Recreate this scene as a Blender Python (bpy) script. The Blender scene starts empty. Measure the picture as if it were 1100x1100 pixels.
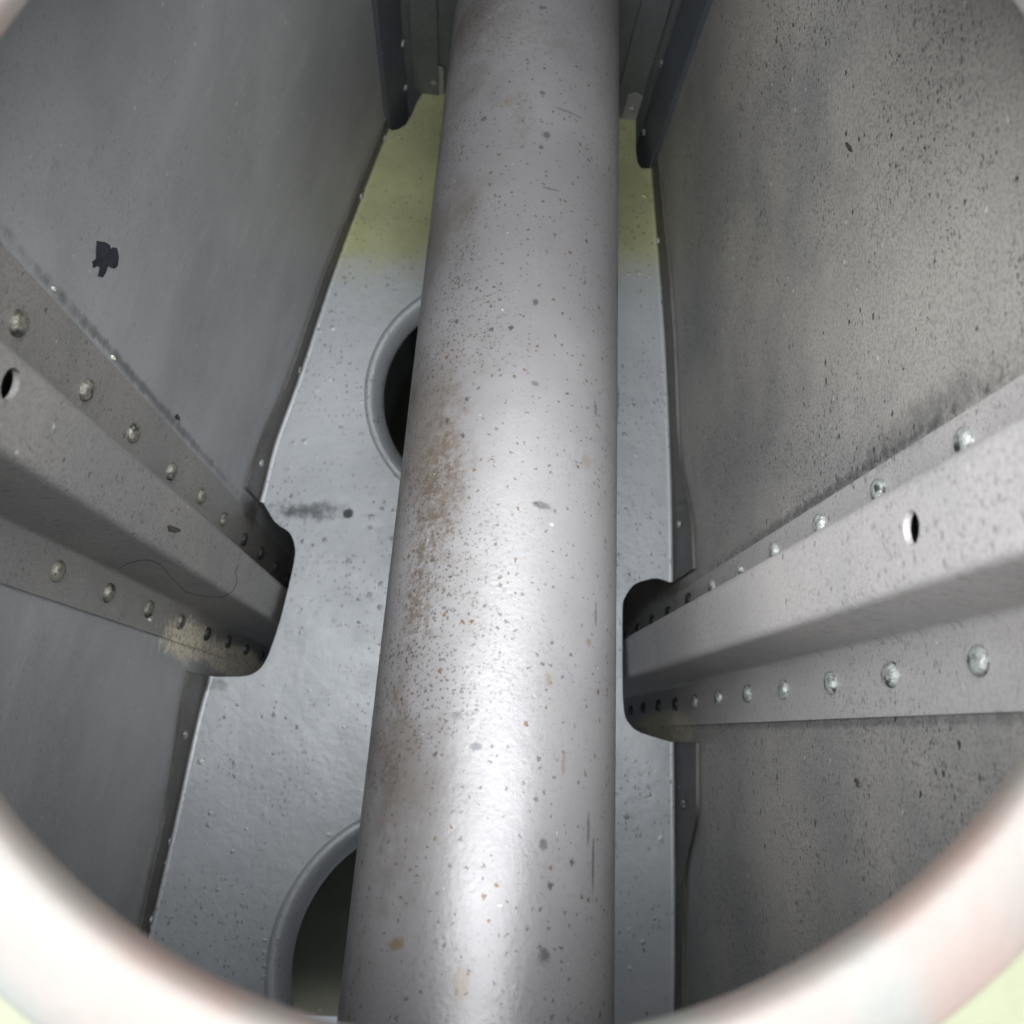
import bpy, bmesh, math, random
from mathutils import Vector, Matrix
from mathutils.geometry import delaunay_2d_cdt
random.seed(7)
S = bpy.context.scene
COL = S.collection

# ------------------------------------------------------------------ camera
# World frame: +Y runs along the bay (parallel to the stringers), X across it, Z up the rib.
F = 1100.0                                   # focal length in photo pixels (photo 1100 x 1100)
VPX, VPY = 487.0, 789.0                      # where the bay axis vanishes
yc = Vector((VPX-550, -(VPY-550), -F)).normalized()
zc = (Vector((0, 1, 0)) - yc*yc.y).normalized()
xc = yc.cross(zc)
M = Matrix((xc, yc, zc))                     # camera coords -> world coords
cam_d = bpy.data.cameras.new('camera'); cam = bpy.data.objects.new('camera', cam_d); COL.objects.link(cam)
cam.matrix_world = M.to_4x4()
cam_d.sensor_width = 36; cam_d.lens = 36; cam_d.clip_start = 0.005; cam_d.clip_end = 20
cam_d.dof.use_dof = True; cam_d.dof.focus_distance = 0.37; cam_d.dof.aperture_fstop = 36/2.0
S.camera = cam

# ------------------------------------------------------------------ world, lamps, exposure
W = bpy.data.worlds.new('World'); S.world = W; W.use_nodes = True
W.node_tree.nodes['Background'].inputs[0].default_value = (0.75, 0.86, 1.0, 1)
W.node_tree.nodes['Background'].inputs[1].default_value = 0.35

def area(name, loc, target, sx, sy, power, col):
    d = bpy.data.lights.new(name, 'AREA'); d.shape = 'RECTANGLE'; d.size = sx; d.size_y = sy; d.energy = power; d.color = col
    o = bpy.data.objects.new(name, d); COL.objects.link(o); o.location = loc
    o.rotation_euler = (Vector(target)-Vector(loc)).to_track_quat('-Z', 'Y').to_euler()
    return o
area('sky_light', (-0.08, -0.55, 0.01), (0.0, 0.6, 0.16), 1.3, 0.85, 57.0, (0.98, 0.99, 1.0))
S.view_settings.view_transform = 'Standard'; S.view_settings.look = 'None'
S.view_settings.exposure = 0.12; S.view_settings.gamma = 1.0
S.cycles.max_bounces = 7; S.cycles.diffuse_bounces = 5; S.cycles.glossy_bounces = 4
S.cycles.use_adaptive_sampling = True; S.cycles.adaptive_threshold = 0.035; S.cycles.use_denoising = True

# ------------------------------------------------------------------ photo geometry
RD = 0.60                                    # distance of the rib along the bay
T = 0.0016                                   # sheet gauge
def ray(px, py): return M @ Vector((px-550, 550-py, -F))
def at(px, py, d=RD):
    r = ray(px, py); return r*(d/r.y)
def p2(px, py, d=RD):
    v = at(px, py, d); return Vector((v.x, v.z))

def smooth(pts, n=6):
    out = []
    P = [pts[0]*2-pts[1]] + list(pts) + [pts[-1]*2-pts[-2]]
    for i in range(1, len(P)-2):
        a, b, c, d = P[i-1], P[i], P[i+1], P[i+2]
        for k in range(n):
            t = k/n
            out.append(0.5*((2*b)+(c-a)*t+(2*a-5*b+4*c-d)*t*t+(3*b-a-3*c+d)*t**3))
    out.append(pts[-1]); return out

EDGE = {'L': [(456,52),(439,97),(421,140),(398,198),(360,300),(324,409),(299,478),(283,540),(246,664),(229,727),(214,783),(189,898),(164,1007),(139,1115),(114,1225),(90,1335)],
        'R': [(684,80),(690,128),(696,181),(701,240),(706,303),(710,357),(714,436),(717.5,530),(719,625),(720,720),(720,797),(720.5,867),(721,984),(720,1085),(718,1200),(714,1335)]}
GAP = 0.0028
EDG, SKN, NRM = {}, {}, {}
for s in 'LR':
    e = smooth([p2(*q) for q in EDGE[s]], 6)
    n_in = []
    for i in range(len(e)):
        t = (e[min(i+1, len(e)-1)]-e[max(i-1, 0)]).normalized()
        n = Vector((t.y, -t.x))
        if (n.x < 0) == (s == 'L'): n = -n
        n_in.append(n)
    EDG[s] = e; NRM[s] = n_in; SKN[s] = [a-n*(GAP+T) for a, n in zip(e, n_in)]

def skin_hit(px, py, s):
    """photo pixel -> (index along profile, depth y) on the skin"""
    r = ray(px, py); k = Vector((r.x/r.y, r.z/r.y)); P = SKN[s]; best = None
    for i in range(len(P)-1):
        a, b = P[i], P[i+1]; d = b-a
        den = k.x*(-d.y)+k.y*d.x
        if abs(den) < 1e-12: continue
        t = (a.x*(-d.y)+a.y*d.x)/den
        u = (k.x*a.y-k.y*a.x)/den
        u = -u if False else (k.y*a.x-k.x*a.y)/(-(k.y*d.x-k.x*d.y)) if abs(k.y*d.x-k.x*d.y) > 1e-12 else -1
        if -1e-6 <= u <= 1+1e-6 and t > 0.02:
            if best is None or t < best[1]: best = (i+u, t)
    return best
def lerp_list(P, f):
    i = max(0, min(int(f), len(P)-2)); u = f-i
    return P[i]*(1-u)+P[i+1]*u
def skin_pt(f, y, s, lift=0.0):
    a = lerp_list(SKN[s], f); n = lerp_list(NRM[s], f).normalized(); a = a+n*lift
    return Vector((a.x, y, a.y)), Vector((n.x, 0, n.y))
def idx_at(px, py, s):
    """profile index nearest to a pixel in the rib plane"""
    q = p2(px, py); best = (9, 0)
    P = EDG[s]
    for i in range(len(P)-1):
        a, b = P[i], P[i+1]; d = b-a; u = max(0, min(1, (q-a).dot(d)/d.dot(d)))
        best = min(best, ((a+d*u-q).length, i+u))
    return best[1]

# ------------------------------------------------------------------ node helpers
class NT:
    def __init__(self, name):
        self.m = bpy.data.materials.new(name); self.m.use_nodes = True
        self.t = self.m.node_tree; self.b = self.t.nodes['Principled BSDF']
        g = self.t.nodes.new('ShaderNodeNewGeometry'); self.pos = g.outputs['Position']; self.cache = {}; self.uv = self.pos
    def n(self, typ, **kw):
        x = self.t.nodes.new(typ)
        for k, v in kw.items(): setattr(x, k, v)
        return x
    def put(self, sock, v):
        if isinstance(v, bpy.types.NodeSocket): self.t.links.new(v, sock)
        else: sock.default_value = v
    def math(self, op, a, b=0.0, clamp=False):
        x = self.n('ShaderNodeMath', operation=op, use_clamp=clamp)
        self.put(x.inputs[0], a); self.put(x.inputs[1], b); return x.outputs[0]
    def ramp(self, v, a, b, lo=0.0, hi=1.0):
        x = self.n('ShaderNodeMapRange', interpolation_type='SMOOTHSTEP')
        self.put(x.inputs[0], v); self.put(x.inputs[1], a); self.put(x.inputs[2], b); self.put(x.inputs[3], lo); self.put(x.inputs[4], hi)
        return x.outputs[0]
    def map(self, sc=(1, 1, 1), off=(0, 0, 0)):
        x = self.n('ShaderNodeMapping'); self.put(x.inputs[0], self.pos)
        x.inputs['Scale'].default_value = sc; x.inputs['Location'].default_value = off; return x.outputs[0]
    def noise(self, scale, detail=3, rough=0.55, vec=None, dist=0.0, out=0):
        key = (scale, detail, rough, vec, dist)
        if key in self.cache: return self.cache[key].outputs[out]
        x = self.n('ShaderNodeTexNoise'); self.put(x.inputs['Vector'], vec or self.pos)
        x.inputs['Scale'].default_value = scale; x.inputs['Detail'].default_value = detail
        x.inputs['Roughness'].default_value = rough; x.inputs['Distortion'].default_value = dist
        self.cache[key] = x; return x.outputs[out]
    def flat(self, u, v):
        """2-D surface coordinates in metres from two world directions"""
        def dot(d):
            x = self.n('ShaderNodeVectorMath', operation='DOT_PRODUCT'); self.put(x.inputs[0], self.pos); x.inputs[1].default_value = d; return x.outputs['Value']
        c = self.n('ShaderNodeCombineXYZ'); self.put(c.inputs[0], dot(u)); self.put(c.inputs[1], dot(v)); self.uv = c.outputs[0]
    def speck(self, scale, prob, rad, off=0.0, soft=0.45, tall=1.0):
        """irregular spots on the surface: a share prob of the cells carries one"""
        key = 'warp'
        if key not in self.cache:
            w = self.n('ShaderNodeTexNoise', noise_dimensions='2D'); self.put(w.inputs['Vector'], self.uv); w.inputs['Scale'].default_value = 900; w.inputs['Detail'].default_value = 1
            a = self.n('ShaderNodeVectorMath', operation='SCALE'); self.put(a.inputs[0], w.outputs['Color']); a.inputs['Scale'].default_value = 0.0016
            v = self.n('ShaderNodeVectorMath', operation='ADD'); self.put(v.inputs[0], self.uv); self.put(v.inputs[1], a.outputs[0]); self.cache[key] = v
        mp = self.n('ShaderNodeMapping'); self.put(mp.inputs[0], self.cache[key].outputs[0])
        mp.inputs['Location'].default_value = (off, off*1.7, 0); mp.inputs['Scale'].default_value = (scale, scale/tall, 1)
        x = self.n('ShaderNodeTexVoronoi', voronoi_dimensions='2D'); self.put(x.inputs['Vector'], mp.outputs[0]); x.inputs['Scale'].default_value = 1.0
        sp = self.n('ShaderNodeSeparateColor'); self.put(sp.inputs[0], x.outputs['Color'])
        r = self.math('MULTIPLY', self.math('ADD', self.math('MULTIPLY', self.math('POWER', sp.outputs[1], 2.0), 0.9), 0.25), rad)
        m = self.ramp(x.outputs['Distance'], r, self.math('MULTIPLY', r, soft))
        return self.math('MULTIPLY', m, self.math('LESS_THAN', sp.outputs[0], prob))
    def blob(self, c, a, b, wob=0.35, scale=120.0, edge=0.5):
        """stain of irregular outline: centre c, half axes a and b (world vectors)"""
        d = self.n('ShaderNodeVectorMath', operation='SUBTRACT'); self.put(d.inputs[0], self.pos); d.inputs[1].default_value = c
        def comp(v):
            x = self.n('ShaderNodeVectorMath', operation='DOT_PRODUCT'); self.put(x.inputs[0], d.outputs[0])
            x.inputs[1].default_value = Vector(v)/Vector(v).length_squared; return x.outputs['Value']
        u, w = comp(a), comp(b)
        r = self.math('SQRT', self.math('ADD', self.math('MULTIPLY', u, u), self.math('MULTIPLY', w, w)))
        r = self.math('ADD', r, self.math('MULTIPLY', self.math('SUBTRACT', self.noise(180 if scale < 300 else 420, 3, 0.65), 0.5), wob*4))
        return self.ramp(r, 1.0, 1.0-edge)
    def mix(self, f, a, b):
        x = self.n('ShaderNodeMix', data_type='RGBA'); self.put(x.inputs[0], f)
        for s, v in ((x.inputs[6], a), (x.inputs[7], b)):
            self.put(s, v if isinstance(v, bpy.types.NodeSocket) else (*v, 1))
        return x.outputs[2]
    def sep(self):
        x = self.n('ShaderNodeSeparateXYZ'); self.put(x.inputs[0], self.pos); return x.outputs
    def bump(self, h, strength, dist):
        x = self.n('ShaderNodeBump'); x.inputs['Strength'].default_value = strength; x.inputs['Distance'].default_value = dist
        self.put(x.inputs['Height'], h); self.put(self.b.inputs['Normal'], x.outputs[0])
    def done(self, col, rough, metal=0.0, spec=0.5):
        self.put(self.b.inputs['Base Color'], col if isinstance(col, bpy.types.NodeSocket) else (*col, 1))
        self.put(self.b.inputs['Roughness'], rough); self.put(self.b.inputs['Metallic'], metal)
        self.b.inputs['Specular IOR Level'].default_value = spec
        return self.m

def grey_sheet(name, base, var, dirt, speck_amt, metal, rough, streak=0.0, extra=None, u=(0, 1, 0), v=(0.35, 0, 1), grit=0.35):
    """grey painted aluminium sheet with dirt freckles and cloudy tone"""
    k = NT(name); k.flat(u, v)
    cloud = k.noise(9, 4, 0.6); col = k.mix(k.ramp(cloud, 0.35, 0.68), base, var)
    if streak:
        st = k.n('ShaderNodeTexNoise'); mp = k.n('ShaderNodeMapping'); k.put(mp.inputs[0], k.pos); mp.inputs['Scale'].default_value = (60, 60, 14)
        k.put(st.inputs['Vector'], mp.outputs[0]); st.inputs['Scale'].default_value = 1; st.inputs['Detail'].default_value = 5; st.inputs['Roughness'].default_value = 0.7
        col = k.mix(k.math('MULTIPLY', k.ramp(st.outputs[0], 0.54, 0.72), streak), col, tuple(min(1, c*1.5) for c in base))
        col = k.mix(k.math('MULTIPLY', k.ramp(st.outputs[0], 0.46, 0.28), streak), col, tuple(c*0.6 for c in base))
    patch = k.ramp(k.noise(16.5, 4, 0.65), 0.42, 0.58)
    fine = k.noise(900, 2, 0.6)
    s1 = k.speck(520, 0.40, 0.46, 0.0, 0.3, 1.5); s2 = k.speck(900, 0.45, 0.50, 3.3, 0.3, 1.3); s3 = k.speck(210, 0.14, 0.22, 7.7, 0.4, 1.5)
    m = k.math('MULTIPLY', k.math('MAXIMUM', k.math('MULTIPLY', s1, 0.8), k.math('MULTIPLY', s2, 0.65)), k.math('ADD', k.math('MULTIPLY', patch, 0.75), 0.25))
    m = k.math('MAXIMUM', m, s3)
    col = k.mix(k.math('MULTIPLY', k.ramp(fine, 0.42, 0.66), 0.30*speck_amt), col, dirt)
    col = k.mix(k.math('MULTIPLY', m, speck_amt), col, dirt)
    s4 = k.speck(230, 0.03, 0.22, 12.1)
    col = k.mix(k.math('MULTIPLY', s4, 0.6), col, (0.6, 0.6, 0.57))
    if extra: col = extra(k, col)
    k.bump(k.math('SUBTRACT', fine, k.math('MULTIPLY', m, 0.4)), grit, 0.0006)
    r = k.math('ADD', k.math('MULTIPLY', k.noise(30, 3, 0.6), 0.25), rough-0.12)
    return k.done(col, r, metal)

Yv = Vector((0, 1, 0))
def skin_tan(f, s):
    a = lerp_list(SKN[s], f+0.3)-lerp_list(SKN[s], f-0.3); return Vector((a.x, 0, a.y)).normalized()
def skin_blob(k, px, py, s, along, across, wob=0.3, scale=120, edge=0.5, c=None):
    f, y = skin_hit(px, py, s); p, n = skin_pt(f, y, s)
    return k.blob(p, Yv*along, skin_tan(f, s)*across, wob, scale, edge)

DARK = (0.022, 0.024, 0.028)
def at_blob(k, px, py, s, y, along, across, wob, edge):
    p, n = skin_pt(idx_at(px, py, s), y, s); return k.blob(p, Yv*along, skin_tan(idx_at(px, py, s), s)*across, wob, 120, edge)
def left_extra(k, col):
    worn_lit = k.math('MAXIMUM', at_blob(k, 236, 700, 'L', .545, .065, .013, .30, .45), at_blob(k, 236, 704, 'L', .67, .12, .012, .15, .4))  # bare paint wear at the rib; second blob paints light beyond the cutout
    patchy = k.ramp(k.noise(420, 3, 0.65), 0.40, 0.52)
    col = k.mix(k.math('MULTIPLY', worn_lit, k.math('ADD', k.math('MULTIPLY', patchy, 0.75), 0.2)), col, (0.88, 0.80, 0.62))
    col = k.mix(k.math('MULTIPLY', skin_blob(k, 268, 545, 'L', .03, .012, .4, 150, .6), 0.7), col, (0.045, 0.035, 0.03))
    # grime packed along the stringer edges
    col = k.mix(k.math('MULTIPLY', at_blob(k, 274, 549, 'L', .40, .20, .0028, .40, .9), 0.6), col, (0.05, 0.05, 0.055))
    return col
def right_extra(k, col):
    col = k.mix(k.math('MULTIPLY', skin_blob(k, 985, 455, 'R', .07, .010, .45, 130, .95), 0.40), col, DARK)
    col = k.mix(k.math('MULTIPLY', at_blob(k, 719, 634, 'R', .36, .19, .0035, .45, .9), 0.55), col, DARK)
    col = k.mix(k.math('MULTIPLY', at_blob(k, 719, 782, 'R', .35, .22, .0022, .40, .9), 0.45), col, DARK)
    worn_lit = at_blob(k, 719, 780, 'R', .64, .10, .013, .2, .5); patchy = k.ramp(k.noise(420, 3, 0.65), 0.38, 0.52)  # cream tone paints light onto the lower flange past the rib
    col = k.mix(k.math('MULTIPLY', worn_lit, k.math('ADD', k.math('MULTIPLY', patchy, 0.75), 0.2)), col, (0.75, 0.70, 0.50))
    flange_light = at_blob(k, 719, 648, 'R', .68, .09, .014, .2, .5)  # pale grey painted as light on the upper flange past the rib
    col = k.mix(k.math('MULTIPLY', flange_light, 0.85), col, (0.62, 0.66, 0.66))
    return col
MAT = {}
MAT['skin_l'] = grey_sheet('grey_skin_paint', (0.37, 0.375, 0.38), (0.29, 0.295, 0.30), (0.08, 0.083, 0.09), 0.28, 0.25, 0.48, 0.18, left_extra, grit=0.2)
MAT['skin_r'] = grey_sheet('warm_grey_skin_paint', (0.37, 0.352, 0.322), (0.25, 0.247, 0.242), (0.03, 0.032, 0.035), 0.95, 0.20, 0.44, 0.0, right_extra)
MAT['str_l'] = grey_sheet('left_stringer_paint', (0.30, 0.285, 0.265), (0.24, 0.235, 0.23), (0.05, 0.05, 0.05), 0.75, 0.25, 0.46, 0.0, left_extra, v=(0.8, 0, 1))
MAT['str_r'] = grey_sheet('right_stringer_paint', (0.47, 0.45, 0.44), (0.40, 0.39, 0.385), (0.08, 0.07, 0.065), 0.60, 0.20, 0.44, 0.0, right_extra, v=(0.8, 0, 1))
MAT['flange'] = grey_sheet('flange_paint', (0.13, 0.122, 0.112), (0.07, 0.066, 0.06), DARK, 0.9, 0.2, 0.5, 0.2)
MAT['spar'] = grey_sheet('spar_paint', (0.15, 0.16, 0.165), (0.12, 0.13, 0.135), DARK, 0.5, 0.2, 0.5, 0.2, None, (0, 1, 0), (1, 0, 0))
MAT['cap'] = grey_sheet('spar_cap_paint', (0.13, 0.142, 0.16), (0.10, 0.112, 0.13), DARK, 0.5, 0.2, 0.5)
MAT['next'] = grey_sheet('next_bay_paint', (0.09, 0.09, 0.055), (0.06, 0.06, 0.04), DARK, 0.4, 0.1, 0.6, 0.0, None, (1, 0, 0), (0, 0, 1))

def rivet_mat(name, base):
    k = NT(name); col = k.mix(k.ramp(k.noise(450, 3), 0.45, 0.62), base, tuple(c*0.6 for c in base))
    col = k.mix(k.ramp(k.noise(260, 2), 0.52, 0.66), col, (0.05, 0.05, 0.05)); k.bump(k.noise(700, 3), 0.8, 0.0008); return k.done(col, 0.45, 0.35)
MAT['rivet'] = rivet_mat('rivet_metal', (0.36, 0.38, 0.37))
MAT['rivet_l'] = rivet_mat('left_rivet_metal', (0.22, 0.215, 0.18))
MAT['rivet_d'] = rivet_mat('shaded_rivet_metal', (0.045, 0.047, 0.05))  # dark colour stands in for shade on rivets beyond the rib
MAT['rivet_s'] = rivet_mat('small_rivet_metal', (0.40, 0.40, 0.39))

# rib web: pale blue-grey aluminium paint, yellow-green primer showing at the narrow end
k = NT('rib_web_paint'); k.flat((1, 0, 0), (0, 0, 1))
X, Y, Z = k.sep()
zt = at(400, 285).z
edge = k.math('ADD', Z, k.math('MULTIPLY', k.math('SUBTRACT', k.noise(28, 4, 0.6), 0.5), 0.09))
prim = k.ramp(edge, zt-0.030, zt+0.034)
col = k.mix(k.ramp(k.noise(14, 4, 0.6), 0.35, 0.68), (0.40, 0.42, 0.44), (0.34, 0.36, 0.385))
col = k.mix(prim, col, k.mix(k.ramp(k.noise(20, 3), 0.4, 0.65), (0.42, 0.43, 0.23), (0.33, 0.34, 0.19)))
s1 = k.speck(480, 0.50, 0.40, 0.0, 0.3, 1.8); s2 = k.speck(150, 0.12, 0.14, 4.1, .5, 1.6)
pt = k.ramp(k.noise(18, 3), 0.35, 0.62)
m = k.math('MAXIMUM', k.math('MULTIPLY', s1, pt), s2)
col = k.mix(k.math('MULTIPLY', m, 0.65), col, (0.10, 0.10, 0.095))
a0, a1 = at(282, 546), at(382, 552)
scuff = k.blob((a0+a1)/2, (a1-a0)*0.55, Vector((0, 0, 0.0075)), 0.5, 170, 0.9)
col = k.mix(k.math('MULTIPLY', scuff, 0.85), col, (0.05, 0.055, 0.06))
col = k.mix(k.math('MULTIPLY', k.blob(at(374, 552), Vector((.0042, 0, 0)), Vector((0, 0, .0036)), 0.25, 200, .5), 0.95), col, (0.015, 0.017, 0.02))
col = k.mix(k.math('MULTIPLY', k.blob(at(215, 735), Vector((.02, 0, 0.004)), Vector((0, 0, .006)), 0.35, 170, .7), 0.5), col, (0.07, 0.07, 0.06))
bl = k.math('MULTIPLY', k.speck(150, 0.22, 0.30, 9.3, 0.0), k.ramp(k.noise(13, 2), 0.4, 0.6))
h = k.math('ADD', k.math('MULTIPLY', bl, 1.4), k.math('MULTIPLY', k.noise(160, 3), 0.5))
k.bump(h, 0.45, 0.0011)
MAT['rib'] = k.done(col, k.math('ADD', k.math('MULTIPLY', k.noise(40, 3), 0.2), 0.36), 0.40)

# ------------------------------------------------------------------ mesh helpers
def new_obj(name, mesh, mat, parent=None, base=None, loc=None):
    o = bpy.data.objects.new(name, mesh); COL.objects.link(o)
    if mat and not mesh.materials: mesh.materials.append(mat)
    if parent: o.parent = parent
    if loc is not None: o.location = loc
    return o
def root(name, base, label, cat, group=None):
    o = bpy.data.objects.new(name, None); COL.objects.link(o); o.location = base; o.empty_display_size = 0.02
    o['label'] = label; o['category'] = cat
    if group: o['group'] = group
    return o
def mesh_from(name, verts, faces, base=(0, 0, 0), smooth_deg=None):
    b = Vector(base); me = bpy.data.meshes.new(name)
    me.from_pydata([tuple(Vector(v)-b) for v in verts], [], faces); me.validate(); me.update()
    bm = bmesh.new(); bm.from_mesh(me); bmesh.ops.recalc_face_normals(bm, faces=bm.faces); bm.to_mesh(me); bm.free()
    if smooth_deg:
        for p in me.polygons: p.use_smooth = True
        me.set_sharp_from_angle(angle=math.radians(smooth_deg))
    return me
def plate(name, outer, holes, place, back, base=(0, 0, 0)):
    """flat sheet: 2-D outline with holes -> front face place(q), back face place(q)+back, rim closed"""
    V, E, Fc = [], [], []
    for loop in [outer]+holes:
        o = len(V); V += [Vector(q) for q in loop]
        E += [(o+i, o+(i+1) % len(loop)) for i in range(len(loop))]
    ov, oe, of, *_ = delaunay_2d_cdt(V, E, [], 2 if not holes else 4, 1e-7)
    def inside(q, poly):
        c = False; n = len(poly)
        for i in range(n):
            a, b = poly[i], poly[(i+1) % n]
            if (a[1] > q.y) != (b[1] > q.y) and q.x < (b[0]-a[0])*(q.y-a[1])/(b[1]-a[1])+a[0]: c = not c
        return c
    fs = []
    for f in of:
        c = sum((ov[i] for i in f), Vector((0, 0)))/len(f)
        if inside(c, outer) and not any(inside(c, h) for h in holes): fs.append(tuple(f))
    n = len(ov); front = [place(v) for v in ov]; verts = front+[p+Vector(back) for p in front]
    faces = [f for f in fs]+[tuple(i+n for i in reversed(f)) for f in fs]
    cnt = {}
    for f in fs:
        for i in range(len(f)):
            e = (f[i], f[(i+1) % len(f)]); kk = tuple(sorted(e)); cnt.setdefault(kk, []).append(e)
    for kk, l in cnt.items():
        if len(l) == 1: a, b = l[0]; faces.append((b, a, a+n, b+n))
    return mesh_from(name, verts, faces, base)
def grid(rows):
    n = len(rows[0]); V = [v for r in rows for v in r]
    Fc = [(i*n+j, i*n+j+1, (i+1)*n+j+1, (i+1)*n+j) for i in range(len(rows)-1) for j in range(n-1)]
    return V, Fc
def round_poly(pts, rads, n=5):
    out = [pts[0]]
    for i in range(1, len(pts)-1):
        p, a, b = pts[i], (pts[i-1]-pts[i]).normalized(), (pts[i+1]-pts[i]).normalized()
        ang = a.angle(b); d = rads[i-1]/math.tan(ang/2)
        q0, q1 = p+a*d, p+b*d
        for k in range(n+1):
            t = k/n; out.append(q0*(1-t)**2+p*2*t*(1-t)+q1*t*t)
    out.append(pts[-1]); return out
def rivet_mesh(name, r, h):
    prof = [(r*1.0, -0.0002), (r*1.0, h*0.30), (r*0.93, h*0.62), (r*0.74, h*0.88), (r*0.42, h*0.98), (0.0, h)]
    N = 20; V, Fc = [], []
    for pr, ph in prof[:-1]:
        for i in range(N):
            a = 2*math.pi*i/N; V.append((pr*math.cos(a), pr*math.sin(a), ph))
    V.append((0, 0, h)); L = len(prof)-1
    for j in range(L-1):
        for i in range(N): Fc.append((j*N+i, j*N+(i+1) % N, (j+1)*N+(i+1) % N, (j+1)*N+i))
    for i in range(N): Fc.append(((L-1)*N+i, (L-1)*N+(i+1) % N, L*N))
    return mesh_from(name, V, Fc, (0, 0, 0), 40)
RIV = rivet_mesh('rivet', 0.0039, 0.0024); RIV.materials.append(MAT['rivet'])
RIVL = RIV.copy(); RIVL.materials[0] = MAT['rivet_l']
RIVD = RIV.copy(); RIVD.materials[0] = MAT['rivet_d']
RIVS = rivet_mesh('small_rivet', 0.0023, 0.0015); RIVS.materials.append(MAT['rivet_s'])
def rivet(parent, p, n, me):
    n = (n+Vector((random.uniform(-.06, .06), random.uniform(-.06, .06), random.uniform(-.06, .06)))).normalized()
    o = bpy.data.objects.new('rivet', me); COL.objects.link(o); o.parent = parent
    o.location = p-parent.location; o.rotation_mode = 'QUATERNION'; o.rotation_quaternion = n.to_track_quat('Z', 'Y')
    return o

# ------------------------------------------------------------------ structure: the two skins
Y0, Y1 = 0.152, 1.05
for s, nm, mt, lab in (('L', 'skin_left', 'skin_l', 'grey painted skin wall with a dark chipped paint patch'),
                       ('R', 'skin_right', 'skin_r', 'warm grey skin wall densely freckled with dark dirt')):
    rows = [[Vector((q.x, y, q.y)) for y in (Y0, 0.3, 0.45, 0.6, 0.8, Y1)] for q in SKN[s]]
    back = [[Vector((q.x, y, q.y)) for y in (Y0, 0.3, 0.45, 0.6, 0.8, Y1)] for q in [a-n*0.002 for a, n in zip(SKN[s], NRM[s])]]
    V, Fc = grid(rows); V2, F2 = grid(back); n0 = len(V)
    o = new_obj(nm, mesh_from(nm, V+V2, Fc+[tuple(i+n0 for i in f) for f in F2], (0, 0, 0), 50), MAT[mt])
    o['kind'] = 'structure'; o['label'] = lab
    if s == 'L': SKIN_L = o
    else: SKIN_R = o

# dark patch of missing paint on the left skin, a thin ragged flake
f0, y0 = skin_hit(112, 278, 'L')
chip = [(103.5,258.5),(112.5,260),(117,263),(118.5,268),(121,265.5),(124.5,266),(126.6,275),(125.4,285.5),(122,288.5),(117.6,287),(115.5,284),(112.5,293),(109.5,297.5),(104.4,296.6),(105.6,291.5),(107,287),(103.5,285.5),(99.6,287.6),(99,281),(102.6,278),(102.6,269)]
def on_skin(px, py, s, lift=0.0):
    h = skin_hit(px, py, s); return skin_pt(h[0], h[1], s, lift)[0]
fr = [on_skin(x, y, 'L', 0.0004) for x, y in chip]; bk = [on_skin(x, y, 'L', -0.0003) for x, y in chip]; n = len(fr)
k = NT('bare_primer_chip'); k.bump(k.noise(700, 3), .4, .0004)
MAT['chip'] = k.done(k.mix(k.ramp(k.noise(200), .4, .6), (0.016, 0.018, 0.028), (0.028, 0.03, 0.042)), 0.55)
new_obj('paint_chip', mesh_from('paint_chip', fr+bk, [tuple(range(n))]+[(i, (i+1) % n, (i+1) % n+n, i+n) for i in range(n)]), MAT['chip'], SKIN_L)

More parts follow.
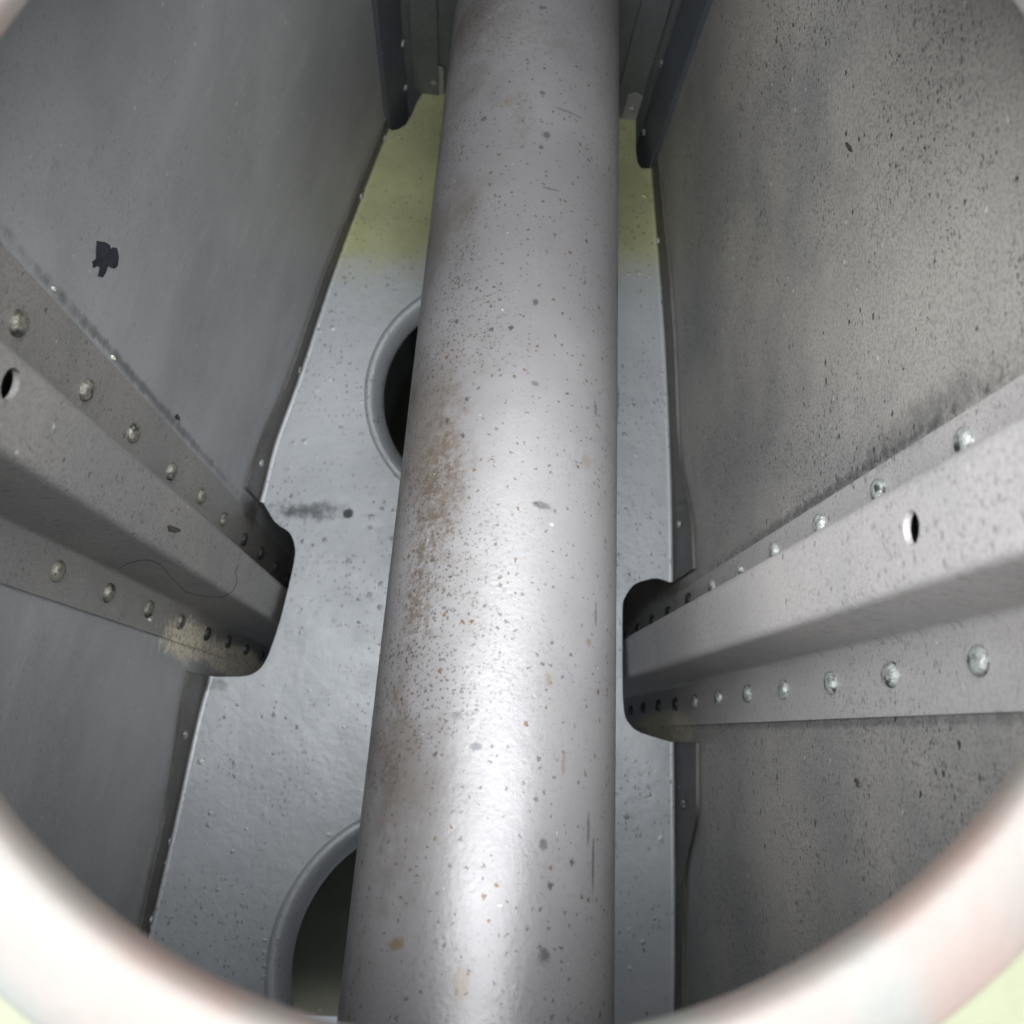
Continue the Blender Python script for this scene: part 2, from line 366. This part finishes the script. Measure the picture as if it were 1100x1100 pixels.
# ------------------------------------------------------------------ rear spar: web closing the narrow end, with a cap on each skin
cl, cr = p2(439, 97), p2(690, 128)
up = Vector((-(cr-cl).y, (cr-cl).x)).normalized()
sl, sr = cl+up*0.002-(cr-cl).normalized()*0.02, cr+up*0.002+(cr-cl).normalized()*0.02
spar = root('spar', (0, RD, sl.y), 'dark slate spar web closing the narrow end above the rib', 'spar')
quad = [Vector((q.x, y, q.y)) for q, y in ((sl, Y0), (sr, Y0), (sr, Y1), (sl, Y1))]
u3 = Vector((up.x, 0, up.y))
new_obj('web', mesh_from('web', quad+[v+u3*0.003 for v in quad], [(0,1,2,3),(4,5,6,7),(0,1,5,4),(1,2,6,5),(2,3,7,6),(3,0,4,7)], spar.location), MAT['spar'], spar)
for s, pts, rv in (('L', ((421,140),(439,99)), [(427,45),(430,93)]), ('R', ((695,179),(690,130)), [(716,68),(697,142)])):
    cap_at = Vector((lerp_list(SKN[s], 8).x, Y0, cl.y))
    fa, fb = idx_at(*pts[0], s), idx_at(*pts[1], s)
    prof = []
    for j in range(6):
        f = fa+(fb-fa)*j/5; a = lerp_list(SKN[s], f); nn = lerp_list(NRM[s], f).normalized(); prof.append(a+nn*0.0032)
    a0 = lerp_list(SKN[s], fa); a1 = lerp_list(SKN[s], fb)
    sec = [a0]+prof+[a1]
    rows = [[Vector((q.x, y, q.y)) for q in sec] for y in (Y0+.01, 0.4, 0.7, Y1-.03)]
    V, Fc = grid(rows)
    cap = new_obj('spar_cap', mesh_from('spar_cap', V, Fc, spar.location, 40), MAT['cap'], spar)
    # second leg lying on the spar web
    inn = (cr-cl).normalized()*(1 if s == 'L' else -1); c0 = (cl if s == 'L' else cr)
    leg = [c0+inn*0.004-up*0.0012, c0+inn*0.020-up*0.0012, c0+inn*0.020+up*0.0018, c0+inn*0.004+up*0.0018]
    rows = [[Vector((q.x, y, q.y)) for q in leg+[leg[0]]] for y in (Y0+.01, Y1-.03)]
    V, Fc = grid(rows)
    new_obj('web_leg', mesh_from('web_leg', V, Fc, spar.location, 40), MAT['spar'], cap)
    for px, py in rv:
        h = skin_hit(px, py, s); p, nn = skin_pt(h[0], h[1], s, 0.0032); rivet(cap, p-spar.location, nn, RIVS)
    fm = (fa+fb)/2
    for y in (0.27, 0.33, 0.39):
        p, nn = skin_pt(fm, y, s, 0.0032); rivet(cap, p-spar.location, nn, RIVS)

# closing spar below, outside the frame; stops short to light the next bay
bl_, br_ = SKN['L'][-1], SKN['R'][-1]
q4 = [Vector((q.x, y, q.y)) for q, y in ((bl_, Y0), (br_, Y0), (br_, 0.70), (bl_, 0.70))]
o = new_obj('spar_web_below', mesh_from('spar_web_below', q4+[v-Vector((0, 0, .003)) for v in q4], [(0,1,2,3),(4,5,6,7),(0,1,5,4),(1,2,6,5),(2,3,7,6),(3,0,4,7)]), MAT['skin_l']); o['kind'] = 'structure'

# ------------------------------------------------------------------ rib
rib = root('rib', (at(440, 600).x, RD, SKN['L'][-1].y), 'pale blue-grey sheet metal rib with round lightening holes behind the tube', 'rib')
cutL = [(283,540),(296,561),(311,572),(317,588),(316,603),(310,631),(300,670),(292,694),(287,707),(278,720),(265,726),(248,727),(229,727)]
cutR = [(719,625),(705,621),(694,623),(681,628),(671,642),(668.5,657),(668.5,730),(670,762),(674,775),(684,785),(700,791),(720,797)]
topL = [(456,97),(448,110),(442,124),(436,134),(428,139),(421,140)]
topR = [(683,128),(683,164),(685,175),(689,181),(696,181)]
def eseg(s, a, b, n=26):
    fa, fb = idx_at(*a, s), idx_at(*b, s)
    return [fa+(fb-fa)*i/n for i in range(n+1)]
segs = {'L': [eseg('L', (421,140), (283,540)), eseg('L', (229,727), (90,1335), 40)],
        'R': [eseg('R', (696,181), (719,625)), eseg('R', (720,797), (714,1335), 40)]}
E2 = lambda s, fs: [lerp_list(EDG[s], f) for f in fs]
outer = [p2(*q) for q in topL[:-1]]+E2('L', segs['L'][0])+[p2(*q) for q in smooth([Vector(q) for q in cutL], 3)[1:-1]]+E2('L', segs['L'][1])
right = [p2(*q) for q in topR[:-1]]+E2('R', segs['R'][0])+[p2(*q) for q in smooth([Vector(q) for q in cutR], 3)[1:-1]]+E2('R', segs['R'][1])
outer += right[::-1]
def circ(c, r, n=72): return [c+Vector((math.cos(2*math.pi*i/n), math.sin(2*math.pi*i/n)))*r for i in range(n)]
hc1, hr1 = p2(529, 424), (p2(529, 424)-p2(391, 424)).length
hc2, hr2 = p2(468, 1046), (p2(468, 1046)-p2(284, 1046)).length
put_rib = lambda q: Vector((q.x, RD, q.y))
o = new_obj('web', plate('web', outer, [circ(hc1, hr1), circ(hc2, hr2)], put_rib, (0, T, 0), rib.location), MAT['rib'], rib)
# flanged rims of the lightening holes: rolled away from the camera side
for c, r in ((hc1, hr1), (hc2, hr2)):
    prof = [(0, 0), (-.0012, -.0009), (-.0030, -.0013), (-.0050, -.0006), (-.0072, .0016), (-.0090, .0040), (-.0104, .0064), (-.0112, .0085), (-.0112, .0098), (-.0100, .0098), (-.0088, .0070), (-.0066, .0036), (-.004, .0018), (0, .0016)]
    rows = []
    for dr, dy in prof: rows.append([Vector((q.x, RD+dy, q.y)) for q in circ(c, r+dr*(r/.078), 72)])
    rows = [rw+[rw[0]] for rw in rows]; V, Fc = grid(rows)
    me = mesh_from('hole_flange', V, Fc, rib.location, 60)
    bm = bmesh.new(); bm.from_mesh(me); bmesh.ops.remove_doubles(bm, verts=bm.verts, dist=1e-6); bmesh.ops.recalc_face_normals(bm, faces=bm.faces); bm.to_mesh(me); bm.free()
    new_obj('hole_flange', me, MAT['rib'], rib)
# edge flanges bent toward the camera and riveted to the skins
OUT = {('L', 0): [(410,140),(393,178),(365,245),(343,303),(307,410),(294,440),(258,535),(246,565)],
       ('L', 1): [(206,690),(204,702),(192,765),(183,830),(176,870),(148,998),(128,1080),(108,1165)],
       ('R', 0): [(711,190),(716,240),(722,300),(727,380),(730,460),(733,497),(745,557),(747,606),(749,640)],
       ('R', 1): [(751,790),(751,879),(745,905),(738,935),(736,1000),(735,1085),(734,1150)]}
RRIV = {('L', 0): [(410,148),(385,210),(364,272),(342,331),(319,397),(277,497)],
        ('L', 1): [(195,789),(198,823),(179,903),(159,987)],
        ('R', 0): [(703,194),(710,259),(715,325),(718,394),(720,462),(722,533),(733,563),(723,602)],
        ('R', 1): [(724,825),(738,864),(726,889),(726,956),(725,1027)]}
for s in 'LR':
    for j in (0, 1):
        pr = sorted(skin_hit(px, py, s) for px, py in OUT[(s, j)])
        def wid(f):
            if f <= pr[0][0]: return pr[0][1]
            for (f0_, y0_), (f1_, y1_) in zip(pr, pr[1:]):
                if f <= f1_: return y0_+(y1_-y0_)*(f-f0_)/max(1e-9, f1_-f0_)
            return pr[-1][1]
        rows = []
        for f in segs[s][j]:
            e = lerp_list(EDG[s], f); n = lerp_list(NRM[s], f).normalized(); r = []
            for a in range(7):
                t = a/6*math.pi/2; q = e-n*GAP*math.sin(t); r.append(Vector((q.x, RD-GAP*(1-math.cos(t)), q.y)))
            yw = min(wid(f), RD-0.012); q = e-n*GAP
            for u in (0.3, 0.7, 1.0): r.append(Vector((q.x, RD-GAP+(yw-RD+GAP)*u, q.y)))
            q = e-n*(GAP+T*1.2); r.append(Vector((q.x, yw-0.0004, q.y)))
            rows.append(r)
        V, Fc = grid(rows)
        me = mesh_from('edge_flange', V, Fc, rib.location, 50)
        me.materials.append(MAT['rib']); me.materials.append(MAT['flange'])
        nper = len(rows[0])-1
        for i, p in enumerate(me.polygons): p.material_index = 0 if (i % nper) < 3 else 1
        new_obj('edge_flange', me, None, rib)
        for px, py in RRIV[(s, j)]:
            h = skin_hit(px, py, s); p, n = skin_pt(h[0], h[1], s, T); rivet(rib, p, n, RIVS)
# end tabs folded onto the spar web
for a, b in (((457,97),(477,100)), ((668,126),(683,128))):
    qa, qb = p2(*a), p2(*b); d3 = Vector((-up.x, 0, -up.y))
    A, B = Vector((qa.x, RD, qa.y)), Vector((qb.x, RD, qb.y))
    dy = Vector((0, -0.026, 0)); c = [A, B, B+dy, (A+B)/2+dy*1.12, A+dy]
    V = c+[v+d3*T for v in c]
    o = new_obj('end_tab', mesh_from('end_tab', V, [(0,1,2,3,4),(5,6,7,8,9)]+[(i, (i+1) % 5, (i+1) % 5+5, i+5) for i in range(5)], rib.location), MAT['skin_l'], rib)
    rivet(rib, (A+B)/2+dy*0.5+d3*T, d3, RIVS)

# ------------------------------------------------------------------ hat stringers
def stringer(s, label, pts, hole, me_riv, mat, row_lo, row_hi, d_lo, d_hi):
    ft0, fb0, fb1, ft1 = [idx_at(*q, s) for q in (pts[0], pts[1], pts[4], pts[5])]
    on = lambda f: lerp_list(SKN[s], f)+lerp_list(NRM[s], f).normalized()*T
    poly = [on(ft0), on(fb0), p2(*pts[2]), p2(*pts[3]), on(fb1), on(ft1)]
    base = Vector((poly[0].x, Y0+.02, poly[-1].y))
    st = root('stringer', base, label, 'stringer', 'hat stringers along the skins')
    rd = round_poly(poly, [0.003, 0.0035, 0.0035, 0.003], 5)
    ya, yb = Y0+0.012, Y1-0.05
    # outward (towards the tube) side stays, thickness goes to the skin side
    nrm = []
    for i in range(len(rd)):
        t = (rd[min(i+1, len(rd)-1)]-rd[max(i-1, 0)]).normalized(); n = Vector((t.y, -t.x))
        if n.dot(lerp_list(NRM[s], ft0)) < 0 and False: n = -n
        nrm.append(n)
    if nrm[0].dot(lerp_list(NRM[s], ft0)) < 0: nrm = [-n for n in nrm]
    cuts = [('flange', 0, 6), ('side_web', 6, 7), ('crown', 7, 18), ('side_web', 18, 19), ('flange', 19, len(rd)-1)]
    for nm, i0, i1 in cuts:
        A = rd[i0:i1+1]; B = [q-n*T for q, n in zip(A, nrm[i0:i1+1])]
        loop = A+B[::-1]; m = len(loop); ys = [ya, 0.3, 0.45, 0.6, 0.8, yb]
        V = [Vector((q.x, y, q.y)) for y in ys for q in loop]
        Fc = [(r*m+i, r*m+(i+1) % m, (r+1)*m+(i+1) % m, (r+1)*m+i) for r in range(len(ys)-1) for i in range(m)]
        Fc += [tuple(range(m)), tuple((len(ys)-1)*m+i for i in range(m))]
        me = mesh_from(nm, V, Fc, base, 35)
        if nm == 'crown':
            # drilled tooling hole
            ca, cb = p2(*pts[2]), p2(*pts[3]); mid = (ca+cb)/2; tg = (cb-ca).normalized(); nn = nrm[12]
            r = ray(*hole); kx, kz = r.x/r.y, r.z/r.y
            y = mid.dot(nn)/(kx*nn.x+kz*nn.y)
            ctr = Vector((kx*y, y, kz*y))
            bm = bmesh.new(); bmesh.ops.create_cone(bm, cap_ends=True, segments=32, radius1=0.0040, radius2=0.0040, depth=0.03)
            cm = bpy.data.meshes.new('cut'); bm.to_mesh(cm); bm.free(); co = bpy.data.objects.new('cut', cm); COL.objects.link(co)
            co.matrix_world = Matrix.Translation(ctr) @ Vector((nn.x, 0, nn.y)).to_track_quat('Z', 'Y').to_matrix().to_4x4()
            to = bpy.data.objects.new('tmp', me); COL.objects.link(to); to.location = base
            md = to.modifiers.new('b', 'BOOLEAN'); md.object = co; md.operation = 'DIFFERENCE'; md.solver = 'EXACT'
            bpy.context.view_layer.update()
            dg = bpy.context.evaluated_depsgraph_get(); me2 = bpy.data.meshes.new_from_object(to.evaluated_get(dg))
            bpy.data.objects.remove(to); bpy.data.objects.remove(co)
            me = me2; me.name = 'crown'
            me.set_sharp_from_angle(angle=math.radians(35))
        new_obj(nm, me, mat, st)
    for row, y0_, dy in ((row_lo, *d_lo), (row_hi, *d_hi)):
        f = idx_at(*row, s); y = y0_
        while y < yb-0.02:
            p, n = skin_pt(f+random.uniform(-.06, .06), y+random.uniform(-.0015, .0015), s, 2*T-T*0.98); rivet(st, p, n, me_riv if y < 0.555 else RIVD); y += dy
    return st
stringer('L', 'dull grey hat stringer with cream patch of paint wear and painted light, on the chipped grey skin',
         [(272,556),(262,612),(305,628),(293,667),(243,671),(231,703)], (11, 413), RIVL, MAT['str_l'],
         (241,687), (271,583), (0.243, 0.0545), (0.222, 0.0525))
stringer('R', 'pale speckled hat stringer with bright rivets, on the freckled skin',
         [(719,639),(719,674),(672,684),(673.5,729),(719,736),(719,779)], (979, 567), RIV, MAT['str_r'],
         (719,756), (719,654), (0.197, 0.05), (0.193, 0.0525))

# ------------------------------------------------------------------ tube
nl = ray(483, 60).cross(ray(365, 1070)).normalized(); nr = ray(665, 100).cross(ray(660, 1070)).normalized()
ax = nl.cross(nr).normalized()
if ax.z < 0: ax = -ax
if nl.x < 0: nl = -nl
if nr.x < 0: nr = -nr
# axis point on the bisector plane at the height of photo row 800
mid = (nl-nr).normalized(); b0 = ((nl+nr)/2).normalized()
c_px = ray(513, 900); bis = (nl+nr).normalized()
c_dir = c_px-bis*c_px.dot(bis)
C0 = c_dir*(0.335/c_dir.y)
R0 = abs(C0.dot(nl))
#print('TUBE radius', R0, 'axis', ax, 'C0', C0, 'hole', hr1, hr2, 'rib top', cl, cr)
zb, ztop = SKN['L'][-1].y+0.02, None
def along(z): return C0+ax*((z-C0.z)/ax.z)
lo = along(zb)
tt = 0.0
# run up to the spar web
sn = Vector((up.x, 0, up.y)); sp0 = Vector((cl.x, 0, cl.y))
tt = (sp0-C0).dot(sn)/ax.dot(sn); hi = C0+ax*(tt-0.004)
tube = root('torque_tube', lo, 'thick weathered silver-grey tube with rust freckles running up past the rib', 'tube')
k = NT('tube_paint')
e1 = ax.cross(Vector((0, 1, 0))).normalized(); e2 = e1.cross(ax)
if e1.x < 0: e1, e2 = -e1, -e2
d = k.n('ShaderNodeVectorMath', operation='SUBTRACT'); k.put(d.inputs[0], k.pos); d.inputs[1].default_value = C0
def tdot(v):
    x = k.n('ShaderNodeVectorMath', operation='DOT_PRODUCT'); k.put(x.inputs[0], d.outputs[0]); x.inputs[1].default_value = v; return x.outputs['Value']
du, dw, da = tdot(e1), tdot(-e2 if e2.y > 0 else e2), tdot(ax)
cc = k.n('ShaderNodeCombineXYZ'); k.put(cc.inputs[0], k.math('MULTIPLY', k.math('ARCTAN2', du, dw), R0)); k.put(cc.inputs[1], da); k.uv = cc.outputs[0]
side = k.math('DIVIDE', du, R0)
col = k.mix(k.ramp(k.noise(12, 4, 0.6), 0.35, 0.68), (0.245, 0.242, 0.246), (0.195, 0.192, 0.198))
def tube_pt(px, py):
    r = ray(px, py).normalized(); w = -C0
    A = r-ax*r.dot(ax); B = w-ax*w.dot(ax)
    a_, b_, c_ = A.dot(A), 2*A.dot(B), B.dot(B)-R0*R0
    disc = max(0, b_*b_-4*a_*c_); return r*((-b_-math.sqrt(disc))/(2*a_))
# brown grime along the left flank, thicker in patches
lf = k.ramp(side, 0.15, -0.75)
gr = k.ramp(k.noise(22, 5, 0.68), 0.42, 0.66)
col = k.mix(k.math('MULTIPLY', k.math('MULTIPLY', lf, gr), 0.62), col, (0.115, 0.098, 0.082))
for (px, py, hl, hw, am) in ((470, 520, .050, .015, .85), (448, 640, .035, .010, .7), (420, 820, .04, .007, .5), (500, 30, .03, .016, .55), (590, 40, .02, .02, .2), (560, 130, .03, .008, .35), (500, 250, .05, .008, .3)):
    a = tube_pt(px, py); nn = a-C0; nn = (nn-ax*nn.dot(ax)).normalized(); tg = ax.cross(nn)
    mk = k.blob(a, ax*hl, tg*hw, 0.4, 70, 0.9); fineg = k.ramp(k.noise(420, 3, 0.7), 0.36, 0.6)
    col = k.mix(k.math('MULTIPLY', k.math('MULTIPLY', mk, fineg), am), col, (0.10, 0.075, 0.055))
dens = k.ramp(k.noise(20, 3), 0.36, 0.6)
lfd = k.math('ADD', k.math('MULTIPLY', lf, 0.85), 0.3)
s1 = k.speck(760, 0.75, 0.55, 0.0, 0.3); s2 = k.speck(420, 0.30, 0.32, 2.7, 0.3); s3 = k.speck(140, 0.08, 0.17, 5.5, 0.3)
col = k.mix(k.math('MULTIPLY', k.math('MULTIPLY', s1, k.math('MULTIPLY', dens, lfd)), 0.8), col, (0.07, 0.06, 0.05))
col = k.mix(k.math('MULTIPLY', s2, 0.75), col, (0.07, 0.065, 0.06))
col = k.mix(k.math('MULTIPLY', s3, 0.85), col, (0.05, 0.05, 0.05))
r1 = k.speck(330, 0.06, 0.32, 8.2, 0.3); r2 = k.speck(170, 0.08, 0.14, 14.9, 0.3)
col = k.mix(k.math('MULTIPLY', k.math('MAXIMUM', r1, r2), 0.85), col, (0.115, 0.062, 0.026))
w1 = k.speck(190, 0.015, 0.13, 21.3)
col = k.mix(k.math('MULTIPLY', w1, .7), col, (0.5, 0.5, 0.47))
for (px, py, hl, hw, am) in ((585, 1027, .0026, .0026, .8), (583, 908, .0022, .0020, .7), (584, 543, .0016, .0042, .65), (587, 145, .0026, .0022, .75), (582, 158, .0016, .0014, .75), (520, 127, .0018, .0020, .75),
                            (592, 203, .0008, .0048, .6), (610, 120, .001, .008, .45), (640, 660, .006, .0009, .6), (637, 930, .010, .0009, .7), (632, 890, .006, .0009, .6), (640, 440, .004, .0014, .6), (575, 325, .0018, .0014, .8), (575, 412, .0014, .0020, .6), (583, 100, .0015, .0015, .7), (583, 8, .002, .002, .7), (490, 768, .0018, .003, .4), (512, 802, .0014, .0024, .6), (425, 1014, .0028, .0034, .0)):
    a = tube_pt(px, py); nn = a-C0; nn = (nn-ax*nn.dot(ax)).normalized(); tg = ax.cross(nn)
    col = k.mix(k.math('MULTIPLY', k.blob(a, ax*hl, tg*hw, 0.35, 420, 0.6), am), col, (0.06, 0.065, 0.075))
for (px, py, hl, hw, am) in ((425, 1014, .0022, .0034, .8), (605, 820, .005, .0012, .5), (590, 730, .0025, .0018, .5), (633, 690, .002, .0016, .6), (495, 1060, .006, .003, .35), (630, 495, .004, .003, .35), (545, 110, .004, .003, .35)):
    a = tube_pt(px, py); nn = a-C0; nn = (nn-ax*nn.dot(ax)).normalized(); tg = ax.cross(nn)
    col = k.mix(k.math('MULTIPLY', k.blob(a, ax*hl, tg*hw, 0.4, 420, 0.7), am), col, (0.16, 0.115, 0.06))
k.bump(k.math('ADD', k.math('MULTIPLY', k.noise(600, 3), 0.6), k.math('MULTIPLY', k.noise(120, 2), 0.6)), 0.30, 0.0006)
MAT['tube'] = k.done(col, k.math('ADD', k.math('MULTIPLY', k.noise(50, 3), 0.14), 0.38), 0.40, 0.4)
N = 128; V, Fc = [], []
ringpts = [(lo, R0), (lo+(hi-lo)*0.35, R0), (lo+(hi-lo)*0.7, R0), (hi, R0)]
for c, r in ringpts+[(hi, R0-.003), (lo, R0-.003)]:
    for i in range(N):
        a = 2*math.pi*i/N; V.append(c+(e1*math.cos(a)+e2*math.sin(a))*r)
L = 6
for j in range(L):
    for i in range(N): Fc.append((j*N+i, j*N+(i+1) % N, ((j+1) % L)*N+(i+1) % N, ((j+1) % L)*N+i))
new_obj('tube_wall', mesh_from('tube_wall', V, Fc, lo, 40), MAT['tube'], tube)

# ------------------------------------------------------------------ next bay beyond the rib: its far rib
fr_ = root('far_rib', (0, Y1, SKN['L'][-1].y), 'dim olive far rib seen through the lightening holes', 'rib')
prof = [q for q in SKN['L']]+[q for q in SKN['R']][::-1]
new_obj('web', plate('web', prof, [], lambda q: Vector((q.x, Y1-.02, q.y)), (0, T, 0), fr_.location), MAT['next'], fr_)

# ------------------------------------------------------------------ near rib with the inspection hole we look through
ND = 0.150
rim_px = [(0,42),(27,0),(0,855),(45,909),(109,970),(164,1009),(250,1059),(370,1098),(725,1090),(800,1065),(850,1033),(977,947),(1100,810),(1088,0),(1100,11)]
P = [p2(x, y, ND+.001) for x, y in rim_px]
# least squares circle
import numpy as np
Am = np.array([[p.x**2, p.x*p.y, p.y**2, p.x, p.y] for p in P]); A_, B_, C_, D_, E_ = np.linalg.lstsq(Am, np.ones(len(P)), rcond=None)[0]
Q = np.array([[A_, B_/2], [B_/2, C_]]); hc = np.linalg.solve(-2*Q, np.array([D_, E_])); kk = 1+hc@Q@hc
ev, U = np.linalg.eigh(Q/kk); HA, HB = 1/math.sqrt(ev[0]), 1/math.sqrt(ev[1]); HC = Vector((hc[0], hc[1]))
ua, ub = Vector(U[:, 0]), Vector(U[:, 1])
def oval(dr, n=160): return [HC+ua*(math.cos(2*math.pi*i/n)*(HA+dr))+ub*(math.sin(2*math.pi*i/n)*(HB+dr)) for i in range(n)]
H2 = Vector((HC.x+0.006, HC.y+max(HA, HB)+0.028+0.060)); H2R = 0.058  # unseen upper hole, added to let light into the top of the bay
near = root('near_rib', (0, ND, SKN['L'][-1].y), 'blurred pale rim of the round inspection hole framing the view', 'rib')
k = NT('rim_primer'); 
col = k.mix(k.ramp(k.noise(35, 3), .4, .62), (0.090, 0.081, 0.072), (0.100, 0.075, 0.066)); col = k.mix(k.ramp(k.noise(22, 2, .5, k.map((1, 1, 1), (4, 4, 4))), .5, .66), col, (0.080, 0.086, 0.080))
k.bump(k.noise(200, 3), .3, .0006); MAT['rim'] = k.done(col, 0.5)
k = NT('panel_primer'); col = k.mix(k.ramp(k.noise(30, 3), .4, .62), (0.078, 0.086, 0.046), (0.068, 0.080, 0.042)); k.bump(k.noise(200, 3), .3, .0006); MAT['panel'] = k.done(col, 0.5)
big = [lerp_list(SKN['L'], f) for f in range(len(SKN['L']))]+[lerp_list(SKN['R'], f) for f in range(len(SKN['R']))][::-1]
new_obj('web', plate('web', big, [oval(0.0065), circ(H2, H2R)], lambda q: Vector((q.x, ND-.002, q.y)), (0, .0018, 0), near.location), MAT['panel'], near)
def lathe(name, prof, mat):
    rows = [[Vector((q.x, ND+dy, q.y)) for q in oval(dr)] for dr, dy in prof]
    rows = [r+[r[0]] for r in rows]; V, Fc = grid(rows); me = mesh_from(name, V, Fc, near.location, 60)
    bm = bmesh.new(); bm.from_mesh(me); bmesh.ops.remove_doubles(bm, verts=bm.verts, dist=1e-7); bmesh.ops.recalc_face_normals(bm, faces=bm.faces); bm.to_mesh(me); bm.free()
    return new_obj(name, me, mat, near)
lathe('hole_lip', [(0.0150, -.0021), (0.0150, -.0034), (0.0142, -.0038), (0.0040, -.0038), (0.0022, -.0034), (0.0010, -.0024), (0.0003, -.0008), (0, .0012), (.0012, .0012), (.0022, -.0002), (.0040, -.0014), (.0064, -.0020)], MAT['rim'])

# ------------------------------------------------------------------ loose bits: a hair and paint flakes
bpy.context.view_layer.update(); DG = bpy.context.evaluated_depsgraph_get()
def cast(px, py):
    ok, p, n, i, ob, mw = S.ray_cast(DG, Vector((0, 0, 0)), ray(px, py).normalized())
    if n.dot(p) > 0: n = -n
    return p, n
hp = [cast(x, y) for x, y in smooth([Vector(q) for q in ((128,610),(140,604),(156,601),(172,606),(186,622),(200,635),(218,640),(236,641),(248,636),(254,625),(253,615),(256,606))], 4)]
hp = [p+n*0.0002 for p, n in hp]
cu = bpy.data.curves.new('hair_strand', 'CURVE'); cu.dimensions = '3D'; cu.bevel_depth = 0.00011; cu.bevel_resolution = 1
sp = cu.splines.new('POLY'); sp.points.add(len(hp)-1)
for q, p in zip(sp.points, hp): q.co = (*(p-hp[0]), 1)
tmp = bpy.data.objects.new('tmp', cu); COL.objects.link(tmp); bpy.context.view_layer.update()
hm = bpy.data.meshes.new_from_object(tmp.evaluated_get(bpy.context.evaluated_depsgraph_get())); bpy.data.objects.remove(tmp)
k = NT('hair'); MAT['hair'] = k.done((0.03, 0.03, 0.03), 0.5)
o = new_obj('hair_strand', hm, MAT['hair'], None, None, hp[0]); o['label'] = 'thin curled dark hair lying along the dull grey stringer'; o['category'] = 'hair'
k = NT('pale_flake'); MAT['flake'] = k.done(k.mix(k.ramp(k.noise(500), .4, .6), (0.7, 0.68, 0.6), (0.5, 0.48, 0.42)), 0.6)
k = NT('dark_flake'); MAT['dflake'] = k.done(k.mix(k.ramp(k.noise(500), .4, .6), (0.03, 0.03, 0.028), (0.06, 0.055, 0.05)), 0.6)
FL = [((57,310), 3.2, .5, 1.1, 'flake', 'tiny pale paint flake stuck on the grey skin above the stringer'),
      ((161,665), 4.0, .45, -1.2, 'flake', 'pale sliver of paint beside the cream wear patch'),
      ((185,568), 6.5, .55, .3, 'dflake', 'dark curl of lifted paint on the dull grey stringer crown'),
      ((121,384), 3.0, .5, 1.3, 'flake', 'tiny pale paint flake beside the flange edge of the dull stringer'),
      ((190,448), 3.5, .6, 1.2, 'dflake', 'small dark fleck on the grey skin over the rivet row'),
      ((913,158), 6.0, .3, 1.0, 'dflake', 'thin brown shred clinging to the freckled skin wall'),
      ((922,841), 5.0, .3, 1.3, 'dflake', 'thin dark shred on the freckled skin below the pale stringer')]
for (px, py), r, asp, rot, mt, lab in FL:
    pts = []
    for i in range(9):
        a = 2*math.pi*i/9; rr = r*random.uniform(.7, 1.2); x, y = rr*math.cos(a), rr*asp*math.sin(a)
        pts.append((px+x*math.cos(rot)-y*math.sin(rot), py+x*math.sin(rot)+y*math.cos(rot)))
    hits = [cast(*q) for q in pts]; c = cast(px, py)[0]
    top = [p+n*random.uniform(.0004, .0009) for p, n in hits]; bot = [p-n*.0002 for p, n in hits]; n9 = len(top)
    o = new_obj('paint_flake', mesh_from('paint_flake', top+bot, [tuple(range(n9))]+[(i, (i+1) % n9, (i+1) % n9+n9, i+n9) for i in range(n9)], c), MAT[mt], None, None, c)
    o['label'] = lab; o['category'] = 'paint flake'; o['group'] = 'loose paint flakes'
